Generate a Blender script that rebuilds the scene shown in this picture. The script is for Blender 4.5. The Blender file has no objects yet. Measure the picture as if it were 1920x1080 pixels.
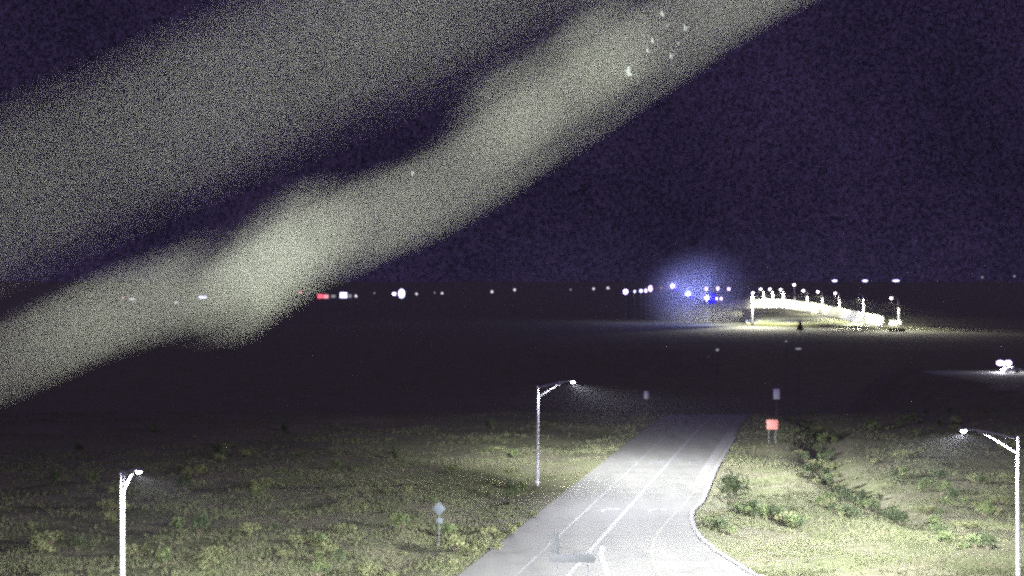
import bpy, bmesh, math, random
import numpy as np
from mathutils import Vector, Matrix

random.seed(7)
rng = np.random.default_rng(7)
R = math.radians
scene = bpy.context.scene
C = scene.collection

# ------------------------------------------------------------------ camera
F = 3045.0            # focal length in pixels of the 1920 px wide photograph
CH = 20.0             # camera height on its mast
HZ = 545.0            # horizon row
cam_d = bpy.data.cameras.new('traffic_camera')
cam = bpy.data.objects.new('traffic_camera', cam_d)
C.objects.link(cam)
cam.location = (0, 0, CH)
cam.rotation_euler = (R(90), 0, 0)
cam_d.sensor_width = 36.0
cam_d.lens = 36.0 * F / 1920.0
cam_d.shift_y = 5.0 / 1920.0
cam_d.clip_start = 0.02
cam_d.clip_end = 12000
cam_d.dof.use_dof = True
cam_d.dof.focus_distance = 20.0
cam_d.dof.aperture_fstop = 2.25
scene.camera = cam

# ------------------------------------------------------------------ night sky
world = bpy.data.worlds.new('World')
scene.world = world
world.use_nodes = True
wn, wl = world.node_tree.nodes, world.node_tree.links
bgn = wn['Background']
tc = wn.new('ShaderNodeTexCoord')
sc_ = wn.new('ShaderNodeVectorMath'); sc_.operation = 'SCALE'; sc_.inputs['Scale'].default_value = 20000.0
wl.new(tc.outputs['Generated'], sc_.inputs[0])
wh = wn.new('ShaderNodeTexWhiteNoise'); wh.noise_dimensions = '3D'
wl.new(sc_.outputs[0], wh.inputs['Vector'])
pw = wn.new('ShaderNodeMath'); pw.operation = 'POWER'; pw.inputs[1].default_value = 30.0
wl.new(wh.outputs['Value'], pw.inputs[0])
ml = wn.new('ShaderNodeMath'); ml.operation = 'MULTIPLY_ADD'          # speckle added to the sky as image grain
ml.inputs[1].default_value = 31.0 * 0.55; ml.inputs[2].default_value = 0.0
wl.new(pw.outputs[0], ml.inputs[0])
def sky_noise(scale, lo, hi, a, b):
    n = wn.new('ShaderNodeTexNoise'); n.inputs['Scale'].default_value = scale; n.inputs['Detail'].default_value = 1.5
    wl.new(tc.outputs['Generated'], n.inputs['Vector'])
    m = wn.new('ShaderNodeMapRange'); m.inputs['From Min'].default_value = lo; m.inputs['From Max'].default_value = hi
    m.inputs['To Min'].default_value = a; m.inputs['To Max'].default_value = b
    wl.new(n.outputs['Fac'], m.inputs['Value']); return m.outputs[0]
fine = sky_noise(520.0, .3, .72, -.25, 1.15)                       # fixed grain painted into the sky
patch = sky_noise(9.0, .3, .7, .75, 1.2)
wl.new(fine, ml.inputs[2])
mm = wn.new('ShaderNodeMath'); mm.operation = 'MULTIPLY'; mm.use_clamp = False
mx0 = wn.new('ShaderNodeMath'); mx0.operation = 'MAXIMUM'; mx0.inputs[1].default_value = .02
wl.new(ml.outputs[0], mx0.inputs[0]); wl.new(mx0.outputs[0], mm.inputs[0]); wl.new(patch, mm.inputs[1])
mc = wn.new('ShaderNodeVectorMath'); mc.operation = 'SCALE'
mc.inputs[0].default_value = (0.0180, 0.0125, 0.0355)
wl.new(mm.outputs[0], mc.inputs['Scale'])
wl.new(mc.outputs[0], bgn.inputs['Color'])
bgn.inputs['Strength'].default_value = 1.0
world.cycles.sampling_method = 'NONE'

sund = bpy.data.lights.new('ground_fill_sun', 'SUN'); sund.energy = 0.03; sund.angle = R(25); sund.color = (.50, .36, 1)  # dim purple fill added to lift the dark ground
sun = bpy.data.objects.new('ground_fill_sun', sund); C.objects.link(sun); sun.rotation_euler = (R(38), 0, R(-30))

def scaled(ld, f):
    # same light, but the sampler sees only ld.energy: steers how often the lamp is sampled
    ld.use_nodes = True; nt = ld.node_tree
    g = nt.nodes.new('ShaderNodeNewGeometry'); l = nt.nodes.new('ShaderNodeVectorMath'); l.operation = 'LENGTH'
    nt.links.new(g.outputs['Incoming'], l.inputs[0])
    m = nt.nodes.new('ShaderNodeMath'); m.operation = 'MULTIPLY'; m.inputs[1].default_value = f
    nt.links.new(l.outputs['Value'], m.inputs[0]); nt.links.new(m.outputs[0], nt.nodes['Emission'].inputs['Strength'])
def upward(ld, a, b, lowest=0.0, f=1.0):
    # no shield built, the output is shaped instead: strength rises from direction height a to b
    ld.use_nodes = True; nt = ld.node_tree
    g = nt.nodes.new('ShaderNodeNewGeometry'); l = nt.nodes.new('ShaderNodeSeparateXYZ'); nt.links.new(g.outputs['Incoming'], l.inputs[0])
    m = nt.nodes.new('ShaderNodeMapRange')
    for k, v in (('From Min', a), ('From Max', b), ('To Min', lowest * f), ('To Max', f)): m.inputs[k].default_value = v
    nt.links.new(l.outputs['Z'], m.inputs['Value']); nt.links.new(m.outputs[0], nt.nodes['Emission'].inputs['Strength'])
scaled(sund, 29.0)

vs = scene.view_settings
vs.view_transform = 'Standard'; vs.look = 'None'; vs.exposure = 0.0; vs.gamma = 1.0
vs.use_curve_mapping = False
cy = scene.cycles
cy.use_denoising = False
cy.use_adaptive_sampling = False
cy.max_bounces = 4; cy.diffuse_bounces = 2; cy.glossy_bounces = 2
cy.transmission_bounces = 2; cy.volume_bounces = 1; cy.transparent_max_bounces = 4
cy.sample_clamp_indirect = 0.6
cy.sample_clamp_direct = 0.0
cy.filter_width = 2.0
cy.use_light_tree = True
cy.caustics_reflective = False; cy.caustics_refractive = False

LAMP_W = 47000.0

def roadway_optic(ld, az, cap=60.0, house=.12, lo=.04, hi=.42, along=False, boost=1.0):
    """photometry of a road luminaire: flat illuminance out to a cut-off angle, thrown to the street side (azimuth az)"""
    ld.use_nodes = True
    nt = ld.node_tree; N = nt.nodes; L = nt.links
    e = [n for n in N if n.type == 'EMISSION'][0]
    g = N.new('ShaderNodeNewGeometry')
    def M(op, a, b=None, clamp=False):
        n = N.new('ShaderNodeMath'); n.operation = op; n.use_clamp = clamp
        for i, v in enumerate((a, b)):
            if v is None: continue
            if isinstance(v, (int, float)): n.inputs[i].default_value = v
            else: L.new(v, n.inputs[i])
        return n.outputs[0]
    sp = N.new('ShaderNodeSeparateXYZ'); L.new(g.outputs['Incoming'], sp.inputs[0])
    c = M('MAXIMUM', M('MULTIPLY', sp.outputs['Z'], -1.0), .001)
    k = M('DIVIDE', 1.0, M('ADD', M('POWER', c, 3.0), 1.0 / cap))
    q = M('DIVIDE', M('SUBTRACT', c, lo, True), hi - lo, True); k = M('MULTIPLY', k, q)
    if az is not None:
        d = M('ADD', M('MULTIPLY', sp.outputs['X'], math.cos(az)), M('MULTIPLY', sp.outputs['Y'], math.sin(az)))
        w = M('MULTIPLY_ADD', M('MULTIPLY_ADD', d, 1.0, True), 1.0); n = w.node; n.inputs[1].default_value = 1 - house; n.inputs[2].default_value = house
        m = n.inputs[0].links[0].from_node; m.inputs[2].default_value = .45
        k = M('MULTIPLY', k, w)
    if along:                      # narrow throw up and down the carriageway
        hl = M('SQRT', M('MAXIMUM', M('SUBTRACT', 1.0, M('MULTIPLY', c, c)), .04))
        t = M('DIVIDE', M('ABSOLUTE', sp.outputs['Y']), hl)
        a = M('DIVIDE', M('SUBTRACT', t, .86, True), .12, True)
        b = M('MULTIPLY', M('SUBTRACT', c, .35, True), 3.0, True)
        k = M('MULTIPLY', k, M('MAXIMUM', a, b))
    ld.energy *= boost; k = M('MULTIPLY', k, 1.0 / boost)      # same light, sampled more often
    L.new(k, e.inputs['Strength'])

# ------------------------------------------------------------------ helpers
def G(px, py, z=0.0):
    """point on the level z that the photograph shows at (px, py)"""
    d = (CH - z) * F / (py - HZ)
    return Vector(((px - 960) / F * d, d, z))

def P(px, py, d):
    return Vector(((px - 960) / F * d, d, CH - (py - HZ) / F * d))

def tag(o, label=None, cat=None, group=None, kind=None):
    if label: o['label'] = label
    if cat: o['category'] = cat
    if group: o['group'] = group
    if kind: o['kind'] = kind
    return o

def empty(name, loc=(0, 0, 0), rz=0.0):
    o = bpy.data.objects.new(name, None)
    o.empty_display_size = 0.3
    C.objects.link(o)
    o.location = loc; o.rotation_euler = (0, 0, rz)
    return o

def obj(name, bm, m, parent=None, smooth=True):
    me = bpy.data.meshes.new(name)
    bm.normal_update()
    bm.to_mesh(me); bm.free()
    if smooth:
        me.polygons.foreach_set('use_smooth', [True] * len(me.polygons))
        try: me.set_sharp_from_angle(angle=R(40))
        except Exception: pass
    if m: me.materials.append(m)
    o = bpy.data.objects.new(name, me)
    C.objects.link(o)
    if parent: o.parent = parent
    return o

def pyobj(name, V, Fc, m, parent=None, smooth=False):
    me = bpy.data.meshes.new(name)
    me.from_pydata([tuple(v) for v in V], [], Fc)
    me.update()
    if smooth: me.polygons.foreach_set('use_smooth', [True] * len(me.polygons))
    if m: me.materials.append(m)
    o = bpy.data.objects.new(name, me)
    C.objects.link(o)
    if parent: o.parent = parent
    return o

def bx(bm, c, s, rot=None, bevel=0.0):
    r = bmesh.ops.create_cube(bm, size=1.0)
    vs_ = r['verts']
    M = Matrix.Translation(Vector(c)) @ (rot if rot else Matrix.Identity(4)) @ Matrix.Diagonal((s[0], s[1], s[2], 1))
    bmesh.ops.transform(bm, matrix=M, verts=vs_)
    if bevel:
        es = list({e for v in vs_ for e in v.link_edges})
        bmesh.ops.bevel(bm, geom=es, offset=bevel, segments=2, affect='EDGES', profile=0.5)

def tube(bm, pts, radii, n=10, cap=True):
    pts = [Vector(p) for p in pts]
    if not isinstance(radii, (list, tuple)): radii = [radii] * len(pts)
    rings = []
    for i, p in enumerate(pts):
        t = (pts[min(i + 1, len(pts) - 1)] - pts[max(i - 1, 0)]).normalized()
        a = Vector((0, 0, 1)) if abs(t.z) < 0.9 else Vector((1, 0, 0))
        u = t.cross(a).normalized(); w = t.cross(u).normalized()
        rings.append([bm.verts.new(p + (u * math.cos(2 * math.pi * k / n) + w * math.sin(2 * math.pi * k / n)) * radii[i]) for k in range(n)])
    for a, b in zip(rings, rings[1:]):
        for k in range(n):
            bm.faces.new((a[k], a[(k + 1) % n], b[(k + 1) % n], b[k]))
    if cap:
        bm.faces.new(rings[0][::-1]); bm.faces.new(rings[-1])

def ball(bm, c, r, sub=2, scale=(1, 1, 1)):
    g = bmesh.ops.create_icosphere(bm, subdivisions=sub, radius=r)
    bmesh.ops.transform(bm, matrix=Matrix.Translation(Vector(c)) @ Matrix.Diagonal((*scale, 1)), verts=g['verts'])

def copy_tree(o, parent=None):
    c = o.copy(); C.objects.link(c)
    if parent: c.parent = parent
    for ch in o.children:
        copy_tree(ch, c)
    return c

# ------------------------------------------------------------------ materials
def mat(name, col, rough=0.6, metal=0.0, noise=None, bump=0.0, bscale=8.0, spec=0.5):
    m = bpy.data.materials.new(name); m.use_nodes = True
    nt = m.node_tree; b = nt.nodes['Principled BSDF']
    b.inputs['Base Color'].default_value = (*col, 1)
    b.inputs['Roughness'].default_value = rough
    b.inputs['Metallic'].default_value = metal
    b.inputs['Specular IOR Level'].default_value = spec
    g = nt.nodes.new('ShaderNodeNewGeometry')
    if noise:
        n = nt.nodes.new('ShaderNodeTexNoise'); n.inputs['Scale'].default_value = noise[0]; n.inputs['Detail'].default_value = 5
        nt.links.new(g.outputs['Position'], n.inputs['Vector'])
        r = nt.nodes.new('ShaderNodeValToRGB')
        r.color_ramp.elements[0].position = 0.35; r.color_ramp.elements[0].color = (*noise[1], 1)
        r.color_ramp.elements[1].position = 0.65; r.color_ramp.elements[1].color = (*noise[2], 1)
        nt.links.new(n.outputs['Fac'], r.inputs['Fac']); nt.links.new(r.outputs['Color'], b.inputs['Base Color'])
    if bump:
        n2 = nt.nodes.new('ShaderNodeTexNoise'); n2.inputs['Scale'].default_value = bscale; n2.inputs['Detail'].default_value = 6
        nt.links.new(g.outputs['Position'], n2.inputs['Vector'])
        bp = nt.nodes.new('ShaderNodeBump'); bp.inputs['Strength'].default_value = bump; bp.inputs['Distance'].default_value = 0.1
        nt.links.new(n2.outputs['Fac'], bp.inputs['Height']); nt.links.new(bp.outputs['Normal'], b.inputs['Normal'])
    return m

def emit(name, col, s):
    m = bpy.data.materials.new(name); m.use_nodes = True
    nt = m.node_tree; nt.nodes.clear()
    o = nt.nodes.new('ShaderNodeOutputMaterial'); e = nt.nodes.new('ShaderNodeEmission')
    e.inputs['Color'].default_value = (*col, 1); e.inputs['Strength'].default_value = s
    nt.links.new(e.outputs[0], o.inputs['Surface'])
    m.cycles.emission_sampling = 'NONE'
    return m

def ground_mat():
    m = bpy.data.materials.new('desert_ground'); m.use_nodes = True
    nt = m.node_tree; N = nt.nodes; L = nt.links; b = N['Principled BSDF']
    g = N.new('ShaderNodeNewGeometry')
    def noi(s, d=6, r=0.55):
        n = N.new('ShaderNodeTexNoise'); n.inputs['Scale'].default_value = s; n.inputs['Detail'].default_value = d
        n.inputs['Roughness'].default_value = r; L.new(g.outputs['Position'], n.inputs['Vector']); return n
    def ramp(f, a, bb, ca, cb):
        r = N.new('ShaderNodeValToRGB'); e = r.color_ramp.elements
        e[0].position = a; e[1].position = bb; e[0].color = ca; e[1].color = cb
        L.new(f, r.inputs['Fac']); return r
    c1 = ramp(noi(0.11).outputs['Fac'], .40, .60, (.122, .134, .064, 1), (.145, .140, .084, 1))     # grass / dry soil
    c2 = ramp(noi(1.1).outputs['Fac'], .36, .62, (.72, .72, .72, 1), (1, 1, 1, 1))
    mx = N.new('ShaderNodeMix'); mx.data_type = 'RGBA'; mx.blend_type = 'MULTIPLY'; mx.inputs['Factor'].default_value = 1
    L.new(c1.outputs[0], mx.inputs['A']); L.new(c2.outputs[0], mx.inputs['B'])
    L.new(mx.outputs['Result'], b.inputs['Base Color'])
    b.inputs['Roughness'].default_value = 0.95; b.inputs['Specular IOR Level'].default_value = 0.1
    bp = N.new('ShaderNodeBump'); bp.inputs['Strength'].default_value = 0.55; bp.inputs['Distance'].default_value = 0.5
    L.new(noi(0.9, 8, .65).outputs['Fac'], bp.inputs['Height']); L.new(bp.outputs['Normal'], b.inputs['Normal'])
    return m

def road_mat():
    m = bpy.data.materials.new('worn_asphalt'); m.use_nodes = True
    nt = m.node_tree; N = nt.nodes; L = nt.links; b = N['Principled BSDF']
    g = N.new('ShaderNodeNewGeometry')
    mp = N.new('ShaderNodeMapping'); mp.inputs['Rotation'].default_value = (0, 0, math.atan(.191)); mp.inputs['Scale'].default_value = (0.55, 0.035, 1)
    L.new(g.outputs['Position'], mp.inputs['Vector'])
    n = N.new('ShaderNodeTexNoise'); n.inputs['Scale'].default_value = 1.0; n.inputs['Detail'].default_value = 5
    L.new(mp.outputs[0], n.inputs['Vector'])
    r = N.new('ShaderNodeValToRGB'); e = r.color_ramp.elements
    e[0].position = .35; e[1].position = .68; e[0].color = (.130, .132, .112, 1); e[1].color = (.158, .158, .134, 1)
    L.new(n.outputs['Fac'], r.inputs['Fac'])
    n2 = N.new('ShaderNodeTexNoise'); n2.inputs['Scale'].default_value = .35; n2.inputs['Detail'].default_value = 7
    L.new(g.outputs['Position'], n2.inputs['Vector'])
    r2 = N.new('ShaderNodeValToRGB'); e = r2.color_ramp.elements
    e[0].position = .3; e[1].position = .5; e[0].color = (.8, .8, .8, 1); e[1].color = (1, 1, 1, 1)
    L.new(n2.outputs['Fac'], r2.inputs['Fac'])
    mx = N.new('ShaderNodeMix'); mx.data_type = 'RGBA'; mx.blend_type = 'MULTIPLY'; mx.inputs['Factor'].default_value = 1
    L.new(r.outputs[0], mx.inputs['A']); L.new(r2.outputs[0], mx.inputs['B'])
    L.new(mx.outputs['Result'], b.inputs['Base Color'])
    b.inputs['Roughness'].default_value = .9; b.inputs['Specular IOR Level'].default_value = .15
    return m

M_ground = ground_mat()
M_road = road_mat()
M_paint = mat('white_road_paint', (.2, .2, .2), .8, noise=(3.0, (.165, .165, .16), (.215, .215, .21)), spec=.2)
M_yellow = mat('yellow_road_paint', (.18, .18, .13), .8, noise=(3.0, (.15, .15, .125), (.18, .18, .13)), spec=.2)
M_curb = mat('kerb_concrete', (.19, .19, .17), .85, noise=(2.0, (.165, .165, .15), (.21, .21, .19)), spec=.2)
M_steel = mat('galvanised_steel', (.5, .5, .5), .5, .15, noise=(6, (.42, .42, .43), (.55, .55, .55)))
M_house = mat('luminaire_housing', (.45, .45, .46), .5, .2)
M_alu = mat('sign_back_aluminium', (.10, .125, .13), .6, .2, noise=(5, (.09, .11, .115), (.115, .14, .145)))
M_signgrey = mat('dull_sign_back', (.085, .09, .085), .7, .1, noise=(4, (.075, .08, .075), (.095, .10, .095)))
M_signwhite = mat('reflective_white_sign', (.8, .85, .78), .5, .1)
M_signred = mat('reflective_red_sign', (.42, .16, .12), .6, .1)
M_post = mat('sign_post_steel', (.11, .11, .11), .7, .1)
M_leaf = [mat('shrub_leaf_green', (.09, .12, .045), .7, noise=(1.5, (.055, .08, .03), (.13, .16, .06)), spec=.2),
          mat('shrub_leaf_olive', (.11, .13, .05), .7, noise=(1.5, (.08, .09, .035), (.17, .18, .08)), spec=.2),
          mat('shrub_leaf_dark', (.05, .07, .03), .7, noise=(1.5, (.035, .05, .02), (.07, .09, .04)), spec=.2)]
M_stem = mat('shrub_stem', (.13, .1, .07), .9)
M_grass = mat('grass_blades', (.12, .135, .06), .9, noise=(0.3, (.098, .115, .052), (.128, .127, .072)), spec=.05)
M_web = bpy.data.materials.new('dusty_spider_silk'); M_web.use_nodes = True
_n = M_web.node_tree; _n.nodes.clear()
_o = _n.nodes.new('ShaderNodeOutputMaterial'); _m = _n.nodes.new('ShaderNodeMixShader'); _d = _n.nodes.new('ShaderNodeBsdfDiffuse'); _t = _n.nodes.new('ShaderNodeBsdfTranslucent')
for _b in (_d, _t): _b.inputs['Color'].default_value = (.87, .90, .64, 1)
_n.links.new(_d.outputs[0], _m.inputs[1]); _n.links.new(_t.outputs[0], _m.inputs[2]); _n.links.new(_m.outputs[0], _o.inputs['Surface'])
M_tangle = M_web.copy(); M_tangle.name = 'yellowish_silk_tangle'
for _b in M_tangle.node_tree.nodes:
    if _b.type in ('BSDF_DIFFUSE', 'BSDF_TRANSLUCENT'): _b.inputs['Color'].default_value = (.90, .95, .66, 1)
M_barrier = mat('freeway_concrete', (.42, .43, .36), .85, noise=(.02, (.36, .37, .27), (.5, .5, .46)), spec=.2)
M_bank = mat('embankment_soil', (.3, .32, .15), .95, noise=(.03, (.22, .26, .10), (.40, .40, .24)), spec=.1)
M_car = mat('silver_car_paint', (.5, .5, .52), .35, .5)
M_glass = mat('car_window_glass', (.02, .02, .03), .1)
M_tyre = mat('tyre_rubber', (.02, .02, .02), .9)
M_lens = emit('lamp_lens_lit', (1, .96, 1), 25)
M_lensfar = emit('far_lens_lit', (.97, .88, 1), 9)
M_wv = emit('violet_white_lens', (.66, .5, 1), 6)
M_bw = emit('blue_white_lens', (.55, .55, 1), 4)
M_dim = emit('dim_white_lens', (.8, .75, .9), 1.3)
M_faint = emit('faint_white_lens', (.6, .6, .7), .5)
M_red = emit('red_lens', (1, .12, .18), 1.6)
M_pink = emit('pink_lens', (1, .35, .45), 1.2)
M_blue = emit('deep_blue_glow', (.02, .004, .8), 1.2)

# ------------------------------------------------------------------ terrain
def sstep(a, b, x):
    t = np.clip((x - a) / (b - a), 0, 1); return t * t * (3 - 2 * t)

# pavement outline, left side and right side (with the curved nose on the right)
left_edge = [Vector((.191 * y - 25.6, y, 0)) for y in (62, 90, 115, 140, 165, 190, 230, 280, 340, 420, 520, 700, 1000)]
rp = [(1407, 1077), (1369, 1052), (1338, 1033), (1309, 1008), (1297, 990), (1292, 970), (1294, 957), (1310, 944), (1318, 930), (1326, 910)]
nose = [G(*p) for p in rp]
right_edge = [Vector((34, 78, 0)), Vector((27, 93, 0)), Vector((21.5, 106, 0))] + nose + \
             [Vector((.191 * y - 12.1, y, 0)) for y in (182, 200, 230, 280, 340, 420, 520, 700, 1000)]

def interp_edge(edge, ys):
    e = sorted(edge, key=lambda v: v.y)
    return np.interp(ys, [v.y for v in e], [v.x for v in e])

def axis(lo, a, b, hi, step, k=1.22):
    c = list(np.arange(a, b + 1e-6, step)); s = step; v = b
    while v < hi: s *= k; v += s; c.append(min(v, hi))
    s = step; v = a
    while v > lo: s *= k; v -= s; c.insert(0, max(v, lo))
    return np.array(c)

xs = axis(-3300, -50, 85, 3300, 1.2)
ys = axis(-60, 80, 300, 5100, 1.4, 1.12)
X, Y = np.meshgrid(xs, ys)

def vnoise(x, y, s, seed):
    r = np.random.default_rng(seed); T = r.random((64, 64))
    u = x / s; v = y / s
    i = np.floor(u).astype(int); j = np.floor(v).astype(int)
    fu = u - i; fv = v - j; fu = fu * fu * (3 - 2 * fu); fv = fv * fv * (3 - 2 * fv)
    t = lambda a, b: T[a % 64, b % 64]
    return (t(i, j) * (1 - fu) + t(i + 1, j) * fu) * (1 - fv) + (t(i, j + 1) * (1 - fu) + t(i + 1, j + 1) * fu) * fv

def base_z(x, y):
    # dip added to hide the unlit far road; the land drops away beyond the ramp and comes up again before the freeway; a shelf carries the side road on the right
    dip = -21 * sstep(250, 445, y) + 13 * sstep(620, 950, y)
    shelf = sstep(78, 100, x) * (1 - sstep(420, 470, y))
    return dip * (1 - shelf) + 52 * sstep(2900, 4200, y)

def height(x, y):
    x = np.asarray(x, float); y = np.asarray(y, float)
    base = base_z(x, y)
    le = interp_edge(left_edge, y); re = interp_edge(right_edge, y)
    off = np.maximum(np.maximum(le - x, x - re), 0)
    off = np.where(y > 516, 99, off)
    side = np.where((y > 385) & (y < 405) & (x > 60), 0, 1)
    m = sstep(0.8, 7, off) * side
    b = (vnoise(x, y, 11, 1) - .5) * .9 + (vnoise(x, y, 4, 2) - .5) * .45 + (vnoise(x, y, 2.2, 3) - .5) * .25
    # shallow ditch left of the road, bank on the right with a wash at its foot
    z = b * m * .8
    dl = le - x
    z = z - .35 * np.exp(-((dl - 6) / 2.5) ** 2) * (dl > 0)
    wash = .105 * y + 18.5 + 2.0 * np.sin(y / 17.0)
    z = z - 1.3 * np.exp(-((x - wash) / 2.6) ** 2) * sstep(120, 150, y) * (1 - sstep(300, 380, y))
    z = z + .8 * sstep(3, 14, x - re) * (1 - sstep(12, 0, wash - x) * 0) * (x > re) * (x < wash) * sstep(125, 160, y) * (1 - sstep(300, 380, y)) * sstep(0, 6, wash - x)
    return base + z - 0.03

Z = height(X, Y)
nx = len(xs); ny = len(ys)
V = np.stack([X.ravel(), Y.ravel(), Z.ravel()], 1)
fi = []
for j in range(ny - 1):
    for i in range(nx - 1):
        a = j * nx + i; fi.append((a, a + 1, a + nx + 1, a + nx))
ground = pyobj('ground', V.tolist(), fi, M_ground, smooth=True)
tag(ground, kind='structure')

# ------------------------------------------------------------------ road
def ribbon(name, A, B, z, m, parent=None):
    n = len(A)
    V = [(p.x, p.y, z) for p in A] + [(p.x, p.y, z) for p in B]
    return pyobj(name, V, [(i, i + 1, n + i + 1, n + i) for i in range(n - 1)], m, parent)

yy = sorted(set([v.y for v in left_edge] + [v.y for v in right_edge] + list(np.arange(70, 520, 6.0))))
yy = [y for y in yy if 78 <= y <= 516]
A = [Vector((float(interp_edge(left_edge, y)), y, 0)) for y in yy]
B = [Vector((float(interp_edge(right_edge, y)), y, 0)) for y in yy]
zb = lambda y: float(base_z(np.float64(.191 * y), np.float64(y)))
V = [(p.x, p.y, zb(p.y)) for p in A + B] + [(p.x, p.y, zb(p.y) - .35) for p in A + B]
n = len(A); fc = [(i, n + i, n + i + 1, i + 1) for i in range(n - 1)]
fc += [(i, i + 1, 2 * n + i + 1, 2 * n + i) for i in range(n - 1)] + [(n + i + 1, n + i, 3 * n + i, 3 * n + i + 1) for i in range(n - 1)]
road = pyobj('road', V, fc, M_road)
tag(road, kind='structure')

def line(name, pts, w, m, z=.005):
    pts = [Vector(p) for p in pts]
    A, B = [], []
    for i, p in enumerate(pts):
        t = (pts[min(i + 1, len(pts) - 1)] - pts[max(i - 1, 0)]); t.z = 0; t.normalize()
        s = Vector((t.y, -t.x, 0)) * w / 2
        A.append(p - s); B.append(p + s)
    o = ribbon(name, A, B, z, m, road); return o

def straight(c, y0, y1, step=6):
    k = max(2, int((y1 - y0) / step)); return [Vector((.191 * y - c, y, 0)) for y in np.linspace(y0, y1, k)]

line('edge_line', straight(21.5, 80, 255), .14, M_paint)
line('lane_line', straight(17.85, 128, 255), .30, M_paint)
line('shoulder_strip', [v + Vector((-.75, 0, 0)) for v in right_edge if 165 < v.y < 240], 1.3, M_curb, .003)
line('gore_line', straight(17.85, 84, 127.9), .30, M_paint)
gc = [G(1124, 1023), G(1127, 1035), G(1130, 1050), G(1136, 1068), G(1142, 1085), G(1160, 1120), G(1200, 1180)]
gc[0].x += .25
line('gore_line', gc, .42, M_paint)
yl = [G(1366, 828), G(1338, 870), G(1318, 900), G(1300, 925), G(1280, 948), G(1262, 967), G(1240, 990), G(1226, 1012), G(1221, 1035), G(1226, 1060), G(1240, 1082), G(1262, 1105)]
line('yellow_edge_line', yl, .26, M_yellow)
line('yellow_edge_line', [G(1303, 1076), G(1330, 1069), G(1352, 1066), G(1385, 1075)], .26, M_yellow)

def lane_arrow(cx, cy, flip):
    # turn arrow, painted flat on the lane; local +y runs up the road
    pts = [(-.12, 0), (.12, 0), (.12, 1.5), (.55, 2.1), (.95, 2.1), (.95, 1.75), (1.6, 2.35), (.95, 2.95), (.95, 2.55), (.40, 2.55), (-.12, 1.8)]
    a = math.atan(.191)
    V = []
    for x, y in pts:
        x *= flip; y = y - 1.4
        V.append((cx + x * math.cos(a) + y * math.sin(a) - .2 * flip, cy - x * math.sin(a) + y * math.cos(a), .006))
    o = pyobj('lane_arrow', V, [tuple(range(len(V)))[::flip]], M_paint, road)
for px, py in ((1224, 867), (1297, 867), (1136, 956), (1224, 957)):
    g = G(px, py); lane_arrow(g.x, g.y, 1)

# kerb around the nose of the ramp
def kerb(pts, name='kerb'):
    bm = bmesh.new(); ring = []
    for i, p in enumerate(pts):
        t = (pts[min(i + 1, len(pts) - 1)] - pts[max(i - 1, 0)]).normalized(); s = Vector((t.y, -t.x, 0))
        ring.append([bm.verts.new(p + s * a + Vector((0, 0, h))) for a, h in ((0, -.1), (0, .045), (.05, .06), (.40, .06), (.42, -.3))])
    for a, b in zip(ring, ring[1:]):
        for k in range(4): bm.faces.new((a[k], b[k], b[k + 1], a[k + 1]))
    bm.faces.new(ring[0]); bm.faces.new(ring[-1][::-1])
    bmesh.ops.recalc_face_normals(bm, faces=bm.faces)
    o = obj(name, bm, M_curb, smooth=False)
    tag(o, kind='structure'); return o
kerb([Vector((27, 93, 0)), Vector((21.5, 106, 0))] + nose + [Vector((.191 * y - 12.1, y, 0)) for y in (182, 200, 222)])

# side road on the right where the car stands
so = pyobj('side_road', [(101, 386, .0), (260, 386, .0), (260, 404, .0), (101, 404, .0)], [(0, 1, 2, 3)], M_road)
tag(so, kind='structure')

# far freeway: raised lit carriageway with concrete parapet
bk = [P(1345, 563, 2500), P(1400, 561, 2200), P(1432, 561, 2085), P(1469, 562, 1990), P(1520, 567, 1835), P(1574, 577, 1530), P(1620, 586, 1350), P(1657, 593, 1230)]
fr = [P(1345, 571, 2440), P(1400, 579, 2145), P(1432, 577, 2035), P(1469, 577, 1945), P(1520, 584, 1795), P(1574, 597, 1490), P(1620, 607, 1315), P(1657, 612, 1200)]
n = len(bk)
V = bk + fr + [Vector((p.x, p.y, -9)) for p in fr] + [Vector((p.x, p.y, -9)) for p in bk]
fc = [(i, n + i, n + i + 1, i + 1) for i in range(n - 1)] + [(n + i, 2 * n + i, 2 * n + i + 1, n + i + 1) for i in range(n - 1)] + \
     [(i + 1, 3 * n + i + 1, 3 * n + i, i) for i in range(n - 1)] + [(n - 1, 2 * n - 1, 3 * n - 1, 4 * n - 1)]
fw = pyobj('freeway', V, fc, M_barrier); tag(fw, kind='structure')
b2a = [P(1392, 582, 1700), P(1460, 583, 1640), P(1540, 593, 1480), P(1600, 604, 1290), P(1640, 611, 1190)]
b2b = [P(1400, 606, 1330), P(1460, 608, 1300), P(1533, 609, 1270), P(1600, 611, 1230), P(1640, 613, 1170)]
n = len(b2a)
V = b2a + b2b + [Vector((p.x, p.y, -9)) for p in b2b] + [Vector((p.x, p.y, -9)) for p in b2a]
fc = [(i, n + i, n + i + 1, i + 1) for i in range(n - 1)] + [(n + i, 2 * n + i, 2 * n + i + 1, n + i + 1) for i in range(n - 1)] + [(0, 3 * n, 2 * n, n)]
eb = pyobj('embankment', V, fc, M_bank); tag(eb, kind='structure')
rmp = pyobj('freeway_ramp', [P(1667, 600, 1200), P(1690, 600, 1190), P(1690, 608, 1120), P(1667, 612, 1115)], [(0, 3, 2, 1)], M_barrier)
tag(rmp, kind='structure')

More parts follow.
